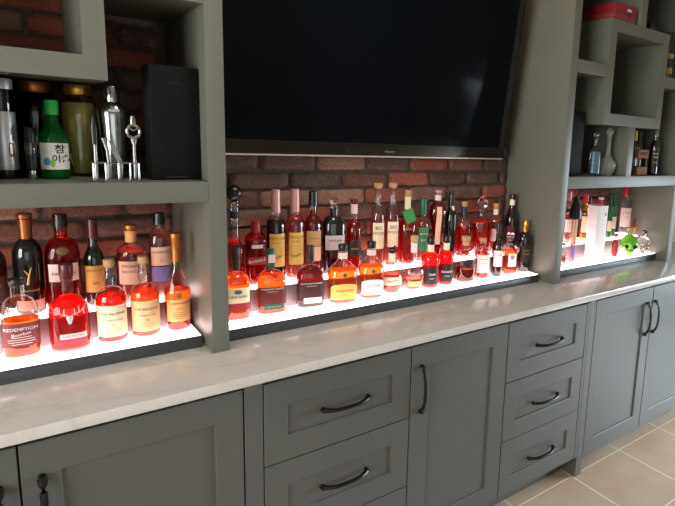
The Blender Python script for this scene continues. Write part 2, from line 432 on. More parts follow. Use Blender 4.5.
def quartz():
    M = mat('pale_quartz', (205, 202, 192), .13); nt = M.node_tree; b = nt.nodes['Principled BSDF']; L = nt.links.new
    tc = nt.nodes.new('ShaderNodeTexCoord')
    n = nt.nodes.new('ShaderNodeTexNoise'); n.inputs['Scale'].default_value = 2.2; n.inputs['Detail'].default_value = 9; n.inputs['Distortion'].default_value = 1.2
    r = nt.nodes.new('ShaderNodeValToRGB'); e = r.color_ramp.elements; e[0].position = .47; e[0].color = lin((200, 195, 191)); e[1].position = .53; e[1].color = lin((200, 195, 191))
    q = e.new(.5); q.color = lin((193, 186, 181))
    n2 = nt.nodes.new('ShaderNodeTexNoise'); n2.inputs['Scale'].default_value = 120
    mx = nt.nodes.new('ShaderNodeMixRGB'); mx.blend_type = 'MULTIPLY'; mx.inputs[0].default_value = .12
    L(tc.outputs['Object'], n.inputs['Vector']); L(n.outputs[0], r.inputs[0]); L(tc.outputs['Object'], n2.inputs['Vector'])
    L(r.outputs[0], mx.inputs[1]); L(n2.outputs[0], mx.inputs[2]); L(mx.outputs[0], b.inputs['Base Color'])
    return M
box('countertop', (-.95, -.65, .8855), (3.22, -.001, .914), quartz(), bevel=.002,
    label='long pale quartz countertop running over the grey base cabinets', cat='countertop')

# ================================================================== SHELF TOWERS
TF = -.4425
def tower(label, xi0, xi1, cx0, cx1, side_shelves=('L', 'R')):
    t = thing('shelf_tower', label, 'shelving', group='grey built-in shelf towers'); b = .0008
    e = .0006
    box('side_panel', (xi0-.0475, TF, .9145), (xi0, -.0005, 2.7), PAINT, t, b)
    box('side_panel', (xi1, TF, .9145), (xi1+.0475, -.0005, 2.7), PAINT, t, b)
    box('shelf', (xi0+e, TF, 1.362), (xi1-e, -.013, 1.418), PAINT, t, b)
    # cubby: square box set proud in the middle
    boxes('cubby', [((cx0, TF, 1.667), (cx1, -.013, 1.722)), ((cx0, TF, 2.099), (cx1, -.013, 2.153)),
                    ((cx0, TF, 1.722), (cx0+.048, -.013, 2.099)), ((cx1-.048, TF, 1.722), (cx1, -.013, 2.099))], PAINT, t, 0)
    box('shelf', (xi0+e, TF, 1.886), (cx0-e, -.013, 1.942), PAINT, t, b)
    box('shelf', (cx1+e, TF, 1.886), (xi1-e, -.013, 1.942), PAINT, t, b)
    mx = (cx0+cx1)/2
    box('divider', (mx-.024, TF, 1.4185), (mx+.024, -.013, 1.6665), PAINT, t, b)
    box('divider', (mx-.024, TF, 2.1535), (mx+.024, -.013, 2.42), PAINT, t, b)
    box('shelf', (xi0+e, TF, 2.4205), (xi1-e, -.013, 2.476), PAINT, t, b)
    return t
tower('tall grey shelf tower left of the television, holding the cocktail tools', -.94, .0155, -.715, -.208)
tower('tall grey shelf tower right of the television, holding the crystal decanter', 1.5735, 2.530, 1.798, 2.305)

# ================================================================== LED STEP RISERS
FACE = mat('riser_step_face', (130, 118, 122), .3)
CHAR = noisy('charcoal_laminate', (58, 60, 64), (66, 68, 72), 60, .45)
def riser(label, x0, x1, yb=-.125, group='lit bottle risers'):
    t = thing('lit_bottle_riser', label, 'bottle display', group=group)
    box('lower_tier', (x0, -.374, .9145), (x1, yb, .945), CHAR, t, .0006)
    box('glow_block_lip', (x0, -.374, .9452), (x1, -.3716, .9508), CHAR, t, .0004)  # added strip, keeps the glowing panel edge from reflecting in the counter
    box('lower_light_panel', (x0+.001, -.3714, .9452), (x1-.001, -.2412, .951), LED, t, .0006, label='glowing white acrylic panel')
    box('upper_tier', (x0+.001, -.2408, .9456), (x1-.001, yb, 1.0305), FACE, t, .0006)
    box('upper_light_panel', (x0+.001, -.241, 1.0307), (x1-.001, yb, 1.037), LED, t, .0006, label='glowing white acrylic panel')
riser('lit two-step bottle riser inside the left tower', -.938, .004)
riser('long lit two-step bottle riser under the television', .070, 1.498)
riser('lit two-step bottle riser inside the right tower', 1.577, 2.5285, -.12)

# ================================================================== TELEVISION
tv = thing('television', 'large black flat television tilted forward on the brick wall', 'television', (.744, -.155, 1.482))
tv.rotation_euler = (math.radians(7.2), 0, 0)
W2, TH = .668, .83
box('housing', (-W2, -.012, .004), (W2, .048, TH), mat('tv_gloss_black', (8, 8, 9), .15), tv, .004)
box('screen', (-W2+.036, -.0135, .052), (W2-.036, -.0118, TH-.036), mat('tv_screen', (9, 13, 17), .10, 0, Specular_IOR_Level=.04), tv, .0004)
box('lower_trim', (-W2, -.014, -.002), (W2, .040, .0035), mat('tv_silver_trim', (205, 198, 192), .3, .4), tv, .0008, label='thin silver lower trim')
box('side_trim', (W2, -.013, -.002), (W2+.003, .040, TH), mat('tv_side_trim', (40, 40, 42), .2, .7), tv, .0008)
flat_text('Panasonic', .0115, mat('tv_logo_grey', (150, 150, 150), .4), tv, (.035, -.0135, .022), 'logo')
lathe('sensor_window', [(0, .007), (.0015, .007)], mat('tv_sensor', (34, 34, 40), .1), tv, 20).matrix_local = Matrix.Translation((-.155, -.012, .024)) @ Matrix.Rotation(PI/2, 4, 'X')
box('wall_mount', (-.25, .05, .25), (.25, .085, .62), mat('mount_black', (22, 22, 22), .6), tv, .002)

# ================================================================== BOTTLES
CAMXY = Vector((CX, CY))
def prof(r, d, sq, hb, hs, rn, hn, style='round'):
    R = [(0, r*.86, d*.86, sq), (.003, r*.96, d*.96, sq), (.009, r, d, sq)]
    if style == 'ball':      # flattened globe
        R = []
        for i in range(15):
            a = -1.15+(1.15+1.25)*i/14; z = hb*(math.sin(a)-math.sin(-1.15))/(math.sin(1.25)-math.sin(-1.15))
            R.append((z, max(rn, r*math.cos(a)**.8), max(rn, d*math.cos(a)**.8), sq+(2-sq)*(i/14)))
    elif style == 'taper':   # waisted, wide shoulder
        R = [(0, r*.80, d*.80, sq), (.004, r*.88, d*.88, sq), (hb*.5, r*.93, d*.93, sq), (hb, r, d, sq)]
        for i in range(1, 13):
            t = i/12; k = .5+.5*math.cos(t*PI)
            R.append((hb+(hs-hb)*t, rn+(r-rn)*k, rn+(d-rn)*k, sq+(2-sq)*t))
    else:
        R.append((hb, r, d, sq)); n = 10
        for i in range(1, n+1):
            t = i/n; e = sq+(2-sq)*min(1, t*1.2)
            if style == 'round': k = math.cos(t*PI/2); z = hb+(hs-hb)*math.sin(t*PI/2)*.9+(hs-hb)*.1*t
            elif style == 'slope': k = .5+.5*math.cos(t*PI); z = hb+(hs-hb)*t
            else: k = 1-t; z = hb+(hs-hb)*t    # straight chamfer
            R.append((z, rn+(r-rn)*k, rn+(d-rn)*k, e))
    z = R[-1][0]
    R += [(z+(hn-z)*.5, rn, rn, 2), (hn-.008, rn, rn, 2), (hn-.006, rn*1.12, rn*1.12, 2), (hn-.001, rn*1.12, rn*1.12, 2), (hn, rn*.9, rn*.9, 2)]
    return R
def inner(R, z1, gap=.0022, z0=.006):
    out = []; zs = [z0, z0+.002]+[q[0] for q in R if z0+.004 < q[0] < z1]+[z1]
    for z in zs:
        for a, b in zip(R, R[1:]):
            if a[0] <= z <= b[0] and b[0] > a[0]:
                t = (z-a[0])/(b[0]-a[0]); rx, ry, e = (a[i]+(b[i]-a[i])*t for i in (1, 2, 3))
                k = .9 if z == z0 else 1
                out.append((z, max(.002, rx*k-gap), max(.002, ry*k-gap), e)); break
    return out
LIQ = dict(amber=(250, 160, 78), red=(245, 76, 56), ruby=(236, 70, 66), orange=(252, 140, 66), dark=(150, 60, 46), cherry=(224, 60, 70), gold=(250, 214, 140), rose=(255, 170, 156), pink=(255, 196, 190), brown=(176, 96, 52), yellow=(232, 214, 120))
def dark_glass(name, c): return mat('glass_'+name, c, .06, 0, Coat_Weight=.6)
def bottle(label, x, y, z, R, liq=None, lvl=None, cap=None, labels=(), neck=None, dark=None, tint=None, face=.55, cat='bottle', group=None, name='liquor_bottle'):
    az = math.atan2(x-CX, y-CY)
    t = thing(name, label, cat, (x, y, z+.0004), -az*face, group)
    loft('glass_body', R, dark or (thin_glass(*tint) if tint else GLASS), t)
    if liq and not dark: loft('liquid', inner(R, lvl), liquid('liquid_'+liq, LIQ[liq]), t)
    hn = R[-1][0]; rn = R[-3][1]
    if cap:
        m, h, rr, kind = cap; rr = rr or rn*1.1
        if kind == 'cork':
            lathe('cork', [(hn-.004, rn*.8), (hn+.0005, rn*.8), (hn+.0006, rr*.92), (hn+.004, rr), (hn+h-.003, rr), (hn+h, rr*.9)], m, t)
        elif kind == 'cap':
            lathe('cap', [(hn-.022, rr), (hn+h-.003, rr*.97), (hn+h, rr*.85)], m, t)
        elif kind == 'capsule':
            lathe('capsule', [(hn-h, rr*1.1), (hn-h+.004, rr*1.08), (hn-.005, rr), (hn+.002, rr*.97), (hn+.003, rr*.8)], m, t)
        elif kind == 'crystal':
            lathe('stopper', [(hn-.003, rn*.7), (hn+.001, rn*.8), (hn+.005, rr*.75), (hn+h*.35, rr*.7), (hn+h*.4, rr), (hn+h*.8, rr*1.05), (hn+h, rr*.6)], m, t, 8)
        elif kind == 'ball':
            P = [(hn-.002, rn*.8)]+[(hn+.001+rr*(1+math.sin(a)), rr*math.cos(a)) for a in [-1.3+2.75*i/12 for i in range(13)]]
            lathe('stopper', P, m, t)
        elif kind == 'block':
            loft('stopper', [(hn-.002, rr*.9, rr*.9, 6), (hn+.002, rr, rr, 6), (hn+h-.002, rr, rr, 6), (hn+h, rr*.9, rr*.9, 6)], m, t)
        elif kind == 'horse':
            lathe('cork', [(hn-.002, rr*.9), (hn, rr), (hn+.005, rr), (hn+.007, rr*.8)], m, t)
            b2 = bmesh.new()
            add_tube(b2, [(-.011, 0, hn+.013), (-.002, 0, hn+.017), (.006, 0, hn+.018), (.011, 0, hn+.025), (.016, 0, hn+.022)], [.003, .0045, .0042, .003, .002], 8)
            for lx, tx in ((-.009, -.013), (-.006, -.002), (.004, .009), (.006, .013)): add_tube(b2, [(lx, 0, hn+.015), (tx, 0, hn+.007)], [.0018, .0012], 6)
            link('horse_figure', mesh(b2, 'horse_figure', m, True), t)
    if neck:
        for (z0, z1, m) in ([neck] if not isinstance(neck, list) else neck):
            ns = [(zz, rx+.0006, ry+.0006, e) for (zz, rx, ry, e) in inner(R, z1, 0, z0)]
            ns[0] = (ns[0][0], ns[1][1], ns[1][2], ns[1][3])
            loft('neck_label', ns, m, t, 32, False, False)
    for lb in labels:
        z0, z1, w_, m = lb[:4]; texts = lb[4] if len(lb) > 4 else []; sh = lb[5] if len(lb) > 5 else None; x0 = lb[6] if len(lb) > 6 else 0
        lo = patch('label', R, z0, z1, w_, m, t, x0=x0, shape=sh)
        for tx in texts:
            s, zz, size, mm = tx[:4]; k = tx[4] if len(tx) > 4 else {}
            k = dict(k); k.setdefault('x0', x0)
            letter(R, s, zz, size, mm, lo, **k)
    return t
def fine(R, lo_t, z0, z1, n, w, m, x0=0):
    """rows of small print too fine to read"""
    for i in range(n):
        z = z0+(z1-z0)*i/max(1, n-1); ww = w*(.7+.3*math.sin(i*2.1)**2)
        patch('print_line', R, z-.0006, z+.0006, ww, m, lo_t, off=.0016, x0=x0)
CREAM = paper('cream_paper', (238, 226, 190)); WHITEP = paper('white_paper', (240, 236, 230)); YEL = paper('yellow_paper', (232, 186, 92))
ORANGEP = paper('orange_paper', (232, 170, 104)); MAROON = paper('maroon_paper', (120, 44, 48)); PINKP = paper('pink_white_paper', (232, 206, 200))
REDP = paper('red_paper', (150, 26, 34)); GREENP = paper('green_paper', (50, 130, 88)); BLKP = paper('black_paper', (22, 20, 20)); PEACH = paper('peach_paper', (236, 188, 160))
GRND = paper('gold_tan_paper', (190, 150, 92)); TAGG = paper('bright_green_tag', (40, 140, 62)); LILAC = paper('lilac_paper', (120, 110, 170))
BRASS = mat('brass_capsule', (190, 120, 60), .35, .8); PINKF = mat('rose_foil', (206, 150, 146), .4, .3); REDW = mat('red_wax', (150, 20, 26), .35); DKRED = mat('dark_red_wax', (88, 18, 28), .3)
BLK = mat('gloss_black_cap', (14, 13, 14), .3); GRNC = mat('bright_green_cap', (40, 190, 80), .4); DGRN = mat('dark_green_foil', (14, 92, 66), .35); DBLUE = mat('navy_cap', (28, 34, 70), .35); NAVY = DBLUE
BRITE = mat('bright_red_cap', (214, 30, 38), .35); PEWTER = mat('pewter', (120, 118, 116), .35, .9)
LO, UP = .951, 1.037

def kids(t, n): return [c for c in t.children if c.name.startswith(n)]
def stag(R, t, zc, s):
    """stag head emblem with antlers, raised metal"""
    b2 = bmesh.new(); P = lambda u, v: (u*s, front_y(R, u*s, zc+v*s)-.0016, zc+v*s)
    add_tube(b2, [P(0, -.45), P(0, -.25), P(0, 0), P(0, .12)], [s*.07, s*.12, s*.19, s*.09], 8, flat=.35)
    for g in (-1, 1):
        add_tube(b2, [P(.05*g, .05), P(.3*g, .12)], [s*.05, s*.02], 6, flat=.4)
        add_tube(b2, [P(.05*g, .1), P(.3*g, .22), P(.6*g, .3), P(.85*g, .55), P(.95*g, .75)], [s*.07, s*.065, s*.06, s*.045, s*.02], 6, flat=.5)
        for u, v, u2, v2 in ((.3, .22, .28, .6), (.55, .29, .52, .72), (.75, .42, 1.05, .42), (.3, .22, .5, .05)):
            add_tube(b2, [P(u*g, v), P(u2*g, v2)], [s*.035, s*.012], 6, flat=.5)
    link('stag_emblem', mesh(b2, 'stag_emblem', mat('silver_emblem', (225, 214, 208), .3, .6), True), t)

# --- left tower, lower step
R = prof(.0405, .036, 2.6, .115, .160, .0165, .196)
t = bottle('clear round-shouldered bottle with a maroon label and black stopper, leftmost on the lit lower step', -.412, -.281, LO, R, 'amber', .100, (BLK, .012, .0185, 'cork'),
    [(.035, .097, .0375, MAROON, [('REDEMPTION', .081, .0118, INKW), ('Bourbon', .068, .0115, INKW, {'slant': .12})])])
fine(R, kids(t, 'label')[0], .042, .060, 4, .030, INKW)
R = prof(.046, .036, 2.7, .098, .150, .0125, .200)
t = bottle('red bottle with a silver stag head emblem and dark red stopper on the lower step', -.308, -.285, LO, R, 'red', .150, (DKRED, .036, .0165, 'cork'),
    [(.028, .050, .030, PINKP, [('DALMORE', .043, .0105, INK)], None, .006)], neck=(.163, .198, DKRED), tint=('red_tint_glass', (255, 190, 185)))
patch('label_band', R, .028, .036, .030, paper('crimson_paper', (190, 40, 80)), kids(t, 'label')[0], off=.0012, x0=.006)
stag(R, t, .096, .040)
def scotch(label, x, y, lab, liq, lines, capm):
    R = prof(.0385, .0385, 2, .118, .158, .0125, .212, 'round')
    R = R[:-5]+[(.168, .0135, .0135, 2), (.180, .0165, .0165, 2), (.195, .0145, .0145, 2), (.203, .0125, .0125, 2), (.213, .0145, .0145, 2), (.216, .013, .013, 2), (.218, .012, .012, 2)]
    t = bottle(label, x, y, LO, R, liq, .135, (capm, .020, .0140, 'cork'), [(.022, .112, .036, lab, lines)])
    fine(R, kids(t, 'label')[0], .030, .048, 4, .022, INKG)
    return t
scotch('round bottle with a pale cream label, short neck and cork, third on the lower step', -.209, -.283, CREAM, 'red',
       [('THE BALVENIE', .088, .0092, INK), ('DOUBLEWOOD', .070, .0068, INK), ('12', .056, .009, INK)], CORK)
scotch('round bottle with a tan gold-edged label numbered 14, fourth on the lower step', -.125, -.284, paper('tan_paper', (226, 190, 140)), 'orange',
       [('THE BALVENIE', .088, .0092, INK), ('CARIBBEAN CASK', .070, .0056, INK), ('14', .056, .012, INK)], CORK)
R = prof(.0375, .0375, 2, .112, .215, .0125, .283, 'taper')
t = bottle('tall waisted orange bottle with gold neck foil, nearest the right panel of its tower', -.038, -.284, LO, R, 'orange', .128, (BRASS, .016, .0155, 'cork'),
    [(.034, .102, .031, ORANGEP, [('GLENMORANGIE', .091, .0075, INK), ('ORIGINAL', .074, .005, INK)])], neck=(.212, .282, BRASS))
patch('seal', R, .106, .124, .008, mat('bronze_seal', (150, 120, 70), .4, .5), t, off=.001)
fine(R, kids(t, 'label')[0], .044, .062, 4, .02, INK)

# --- left tower, upper step
R = prof(.034, .034, 2, .145, .185, .013, .235)
bottle('dark red bottle with a brown label, cut off at the far left', -.462, -.185, UP, R, 'dark', .18, (BLK, .012, .015, 'cork'),
    [(.045, .115, .032, paper('dark_brown_paper', (60, 34, 26)), [('RESERVE', .09, .010, INKG)])])
R = prof(.034, .034, 2, .160, .205, .0145, .262)
t = bottle('dark bottle with a copper neck and faint gold stag on the upper step', -.384, -.182, UP, R, cap=(COPPER, .014, .018, 'cork'), dark=dark_glass('near_black', (16, 13, 16)), neck=(.208, .260, COPPER))
b2 = bmesh.new(); add_tube(b2, [(-.004, front_y(R, 0, .10)-.001, .085), (0, front_y(R, 0, .12)-.001, .11), (.006, front_y(R, .006, .13)-.001, .132)], [.003, .002, .001], 6, flat=.4)
add_tube(b2, [(-.010, front_y(R, .01, .13)-.001, .125), (0, front_y(R, 0, .12)-.001, .112)], .0011, 6); link('emblem', mesh(b2, 'emblem', INKG, True), t)
letter(R, 'Glenfiddich', .068, .009, INKG, t)
patch('label', R, .012, .040, .030, paper('salmon_paper', (220, 150, 130)), t)
R = prof(.0415, .036, 2.4, .150, .205, .0155, .268)
t = bottle('large deep red bottle with an oval crest, pale label and tall black cap', -.307, -.184, UP, R, 'ruby', .215, (BLK, .032, .0165, 'capsule'),
    [(.085, .135, .034, PINKP, [('THE', .122, .009, INK), ('MACALLAN', .107, .0105, INK)])], tint=('smoky_red_glass', (235, 130, 130)), neck=(.245, .262, BLK))
patch('crest', R, .160, .182, .015, mat('antique_brass', (120, 96, 60), .4, .6), t, off=.001, shape='round')
R = prof(.0255, .0255, 2, .135, .185, .011, .248, 'slope')
t = bottle('slim black-green bottle with a yellow label, third from the right on the upper step', -.233, -.182, UP, R, cap=(DKRED, .052, .0125, 'capsule'), dark=dark_glass('black_green', (18, 26, 18)),
    labels=[(.040, .118, .024, paper('amber_paper', (226, 168, 86)), [('BENROMACH', .104, .0066, INK), ('1991', .066, .0095, INK)])])
R = prof(.0395, .0395, 2, .140, .172, .0145, .215)
t = bottle('round-shouldered bottle with a peach label and copper cap behind the two pale-corked scotches', -.138, -.186, UP, R, 'rose', .15, (BRASS, .015, .017, 'cork'),
    [(.055, .125, .035, PEACH, [('MONKEY', .110, .0135, INK), ('SHOULDER', .094, .0118, INK)])], neck=(.178, .212, ORANGEP))
R = prof(.030, .028, 2.5, .165, .215, .0125, .258)
t = bottle('tall pinkish bottle with a black cap and peach label over a purple band', -.060, -.182, UP, R, 'pink', .20, (BLK, .032, .0155, 'capsule'),
    [(.100, .158, .026, PEACH, [('SINGLETON', .142, .0085, INK), ('12', .116, .011, LILAC)]), (.050, .096, .026, LILAC, [])])

# --- under the television, lower step
R = prof(.0405, .033, 3, .125, .158, .0115, .205)
t = bottle('whiskey bottle with a cream and red label and dark wooden cap', .137, -.283, LO, R, 'amber', .150, (WOODD, .036, .013, 'cork'),
    [(.062, .112, .036, CREAM, [('HERS RARE', .083, .0115, INK)]), (.040, .062, .036, REDP, [])], neck=(.168, .203, WOODD))
patch('seal', R, .092, .106, .012, PEWTER, kids(t, 'label')[0], off=.0012, shape='round')
def flask(label, x, y, liq, main, band, btexts, capm, tag):
    R = prof(.0475, .030, 3.4, .108, .152, .0115, .178, 'round')
    t = bottle(label, x, y, LO, R, liq, .137, (capm, .044, .0135, 'cork'), [(.034, .098, .044, main, [('WOODFORD RESERVE', .091, .0072, INKW), ("DISTILLER'S SELECT", .082, .0042, INKW)])], neck=(.160, .178, capm))
    lo = patch('lower_label', R, .020, .040, .031, band, t, off=.0014, x0=.004)
    for s, zz, sz, mm in btexts: letter(R, s, zz, sz, mm, lo, x0=.004, off=.0022)
    if tag: patch('neck_tag', [(0, .02, .015, 4), (.3, .02, .015, 4)], .178, .206, .011, PINKP, t, off=.001)
    return t
flask('wide orange-red flask bottle with a dark green lower label and tall square cap', .252, -.279, 'orange', paper('see_through_red', (96, 14, 14)), DGRN, [('RYE WHISKEY', .030, .0075, INKG)], DGRN, True)
flask('wide dark flask bottle with a white lower label, just right of the orange flask bottle', .392, -.279, 'dark', paper('see_through_dark', (58, 16, 18)), WHITEP, [('DOUBLE OAKED', .030, .0072, INK)], WOODD, False)
def squat(label, x, y, lab, lines, liq, capm, medal, r=.046):
    R = [(0, r*.84, .030, 3), (.003, r*.90, .034, 3), (.05, r*.97, .038, 2.8), (.095, r, .039, 2.6), (.118, r*.97, .038, 2.4), (.135, r*.80, .034, 2.2), (.144, r*.62, .028, 2), (.150, r*.5, .024, 2),
         (.157, .020, .020, 2), (.165, .0165, .0165, 2), (.182, .0165, .0165, 2), (.190, .0165, .0165, 2), (.192, .018, .018, 2), (.196, .018, .018, 2), (.198, .015, .015, 2)]
    t = bottle(label, x, y, LO, R, liq, .125, (capm, .020, .017, 'cork'), [(.018, .078, r*.86, lab, lines, 'arch')], neck=[(.166, .188, PINKP)])
    patch('medallion', R, .102, .118, .008, medal, t, off=.0012, shape='round')
    fine(R, kids(t, 'label')[0], .026, .034, 2, .02, INKG)
    return t
squat('squat amber bottle with a yellow arched label and green medallion', .513, -.290, YEL, [('WHISTLEPIG', .052, .0115, INK), ('RYE', .040, .006, TAGG)], 'amber', BLK, DGRN, .055)
squat('squat amber bottle with a white arched label, next to the yellow-labelled one', .634, -.289, WHITEP, [('WHISTLEPIG', .054, .0105, INK), ('OLD WORLD', .042, .0065, INKR)], 'amber', BLK, PEWTER, .0495)
R = prof(.043, .036, 2.3, .108, .11, .0125, .165, 'ball')
t = bottle('globe-shaped bottle with a cream label and a small horse figure on its cork', .730, -.284, LO, R, 'rose', .082, (BLK, .02, .015, 'horse'), [(.040, .072, .036, CREAM, [("Blanton's", .058, .0120, INK, {'slant': .15})])], neck=(.128, .162, CREAM))
R = prof(.046, .036, 2.2, .118, .12, .0125, .198, 'ball')
t = bottle('clear round bottle with embossed front and a tall glass-like stopper, beside the horse-topped bottle', .835, -.284, LO, R, 'rose', .050, (CORK, .026, .0155, 'cork'), [(.020, .042, .028, ORANGEP, [])], neck=(.155, .196, PINKP))
letter(R, 'WELLER', .072, .0125, INKW, t); 
def tat(label, x, r, s):
    R = prof(r, r, 2, .118, .146, .0125, .182)
    return bottle(label, x, -.283, LO, R, 'red', .148, (BLK, .028, .0165, 'cork'), [(.018, .090, r*.80, BLKP, [(s, .060, .0125, INKW), ('WHISKEY', .042, .0055, INKW)])], neck=(.150, .180, CREAM), tint=('red_tint_glass', (255, 190, 185)))
tat('red bottle with black label and cream neck band, left of its near twin', .920, .037, 'CASK')
tat('red bottle with black label and cream neck band, right of its near twin', 1.003, .033, 'RANSOM')
R = prof(.046, .040, 2.2, .105, .138, .0145, .180)
t = bottle('broad round bottle half full of dark amber with a large cork and black round medallion', 1.110, -.284, LO, R, 'brown', .058, (CORK, .020, .020, 'cork'), neck=(.160, .178, GRND))
patch('medallion', R, .066, .104, .018, BLKP, t, shape='round')
R = prof(.0345, .0345, 2, .118, .140, .0145, .166)
bottle('short round bottle with a tall white label, in front of the faceted decanter', 1.212, -.283, LO, R, 'ruby', .115, (CORK, .018, .0165, 'cork'), [(.030, .112, .030, WHITEP, [('SINGLE BARREL', .092, .0060, INK), ('BOURBON', .072, .007, INK)])])
R = prof(.0255, .0255, 2, .125, .165, .0105, .232)
bottle('slim dark bottle with a long neck and white label on the lower step', 1.300, -.288, LO, R, cap=(BLK, .022, .012, 'cap'), dark=dark_glass('dark_brown', (40, 16, 12)), labels=[(.048, .122, .022, WHITEP, [('RYE', .100, .009, INK)])], neck=(.165, .205, thin_glass('clear_glass', (0, 0, 0))))
R = prof(.034, .030, 8, .118, .138, .0135, .160, 'round')
bottle('square-cut bottle of amber whisky with a clear block stopper and white label', 1.385, -.283, LO, R, 'orange', .112, (THICK, .034, .019, 'crystal'), [(.038, .100, .020, WHITEP, [('響', .080, .020, INK), ('HIBIKI', .055, .006, INK)], None, .004)])
R = prof(.036, .034, 2.4, .160, .190, .0125, .212)
t = bottle('black bottle with a gold cap at the right end of the lower step', 1.483, -.283, LO, R, cap=(GOLD, .034, .0165, 'cork'), dark=dark_glass('black_brown', (20, 12, 10)), labels=[(.05, .13, .026, paper('black_gold_paper', (30, 24, 18)), [('ROYAL', .105, .010, INKG), ('SALUTE', .088, .010, INKG)])], neck=(.192, .210, GOLD))

# --- under the television, upper step
V = -.183
R = prof(.030, .030, 2, .120, .170, .0135, .290, 'slope')
t = bottle('red bottle with a round black ball stopper, half hidden by the left tower post', .166, V, UP, R, 'ruby', .155, (BLK, .05, .026, 'ball'), neck=[(.232, .252, BLKP)])
R = prof(.0355, .034, 2.6, .150, .180, .013, .216)
bottle('dark red bottle with a slanted red banner label and red wax neck', .236, V, UP, R, 'cherry', .155, (REDW, .050, .0145, 'capsule'), [(.070, .098, .032, REDP, [('BARRELL', .084, .0145, INKW, {'slant': .15})]), (.128, .140, .018, PINKP, [])], tint=('smoky_red_glass', (235, 130, 130)))
def taylor(label, x, lv):
    R = prof(.033, .033, 2, .198, .232, .0125, .322)
    return bottle(label, x, V, UP, R, 'dark' if lv else 'rose', .215, (PINKF, .078, .0145, 'capsule'), [(.055, .172, .0255, YEL, [('TAYLOR', .155, .0145, INK), ('BOURBON', .140, .006, INK), ('Taylor', .090, .014, INK, {'slant': .3})])])
taylor('tall bottle with a pink foil neck and yellow label, left of the matching pair', .307, 1)
taylor('tall bottle with a pink foil neck and yellow label, right of the matching pair', .377, 0)
R = prof(.031, .031, 2, .190, .228, .0125, .313)
bottle('tall dark red bottle with a black cap and gold patterned label', .446, V, UP, R, 'ruby', .245, (BLK, .052, .015, 'capsule'), [(.115, .172, .026, GRND, [('ELIJAH CRAIG', .145, .0062, INK)]), (.060, .113, .026, PEACH, [])])
R = prof(.044, .036, 2.5, .185, .222, .014, .250)
bottle('broad black bottle topped by a tall clear glass stopper', .530, V, UP, R, cap=(THICK, .040, .016, 'crystal'), dark=dark_glass('near_black', (16, 13, 16)), labels=[(.095, .150, .036, paper('silver_paper', (196, 186, 188)), [('JEFFERSON', .130, .010, INK)])])
R = prof(.030, .030, 2, .155, .195, .0125, .265)
bottle('red-necked bottle with a dark label between the glass-stoppered bottle and the twin corked bottles', .616, V, UP, R, 'ruby', .20, (DKRED, .014, .0155, 'cork'), [(.060, .120, .026, BLKP, [('RESERVE', .09, .008, INKG)])], neck=(.225, .262, PINKP))
def bigw(label, x):
    R = prof(.0285, .0285, 2, .195, .250, .0115, .322)
    return bottle(label, x, V, UP, R, 'rose', .205, (CORK, .018, .0175, 'cork'), [(.080, .185, .0225, CREAM, [('BIG', .163, .0195, INK), ('WOW', .142, .0185, INK)])])
bigw('slim tall corked bottle with big black letters on cream, left of two', .722, )
bigw('slim tall corked bottle with big black letters on cream, right of two', .791)
R = prof(.036, .034, 2.5, .165, .215, .0125, .285, 'slope')
t = bottle('amber red bottle with a bright green paper tag hanging from its neck', .866, V, UP, R, 'red', .185, (CORK, .024, .013, 'cork'), neck=[(.230, .283, CREAM)])
letter(R, 'HENRY', .150, .012, INKG, t)
b2 = bmesh.new(); add_box(b2, (-.022, -.0015, -.032), (.022, 0, .032)); o = link('paper_tag', mesh(b2, 'paper_tag', TAGG), t, label='bright green hanging paper tag'); o.location = (-.004, -.046, .208); o.rotation_euler = (.30, -.45, 0)
R = prof(.027, .027, 2, .150, .195, .0125, .270)
bottle('bottle with a dark green neck foil and green label', .946, V, UP, R, 'rose', .185, (DGRN, .066, .0150, 'capsule'), [(.050, .150, .0235, GREENP, [('RITTEN', .122, .0095, INKW), ('RYE', .095, .013, INKW)])])
R = [(0, .020, .018, 2), (.004, .024, .02, 2), (.09, .020, .018, 2), (.15, .026, .022, 2), (.19, .038, .030, 2.2), (.215, .040, .031, 2.2), (.240, .033, .027, 2), (.256, .018, .017, 2), (.266, .0135, .0135, 2), (.285, .0135, .0135, 2), (.289, .0150, .0150, 2), (.294, .0150, .0150, 2), (.296, .012, .012, 2)]
t = bottle('heart-shaped dark red bottle with a long pale paper strip down its front', 1.024, V, UP, R, 'cherry', .252, (PINKF, .010, .0165, 'cork'), [(.070, .236, .0115, PEACH, [])], neck=(.262, .285, PINKP))
R = prof(.0265, .0265, 2, .190, .235, .0125, .295, 'slope')
t = bottle('tall all-black wine-shaped bottle with a small pale tag', 1.100, V, UP, R, cap=(BLK, .060, .0135, 'capsule'), dark=dark_glass('near_black', (16, 13, 16)))
patch('tag', R, .215, .240, .008, CREAM, t, off=.002, shape='round', x0=.006)
R = prof(.0345, .034, 2.2, .140, .178, .0145, .228)
bottle('red bottle with a navy band on its neck and a natural cork', 1.178, V, UP, R, 'red', .135, (CORK, .022, .0145, 'cork'), neck=[(.190, .228, NAVY)])
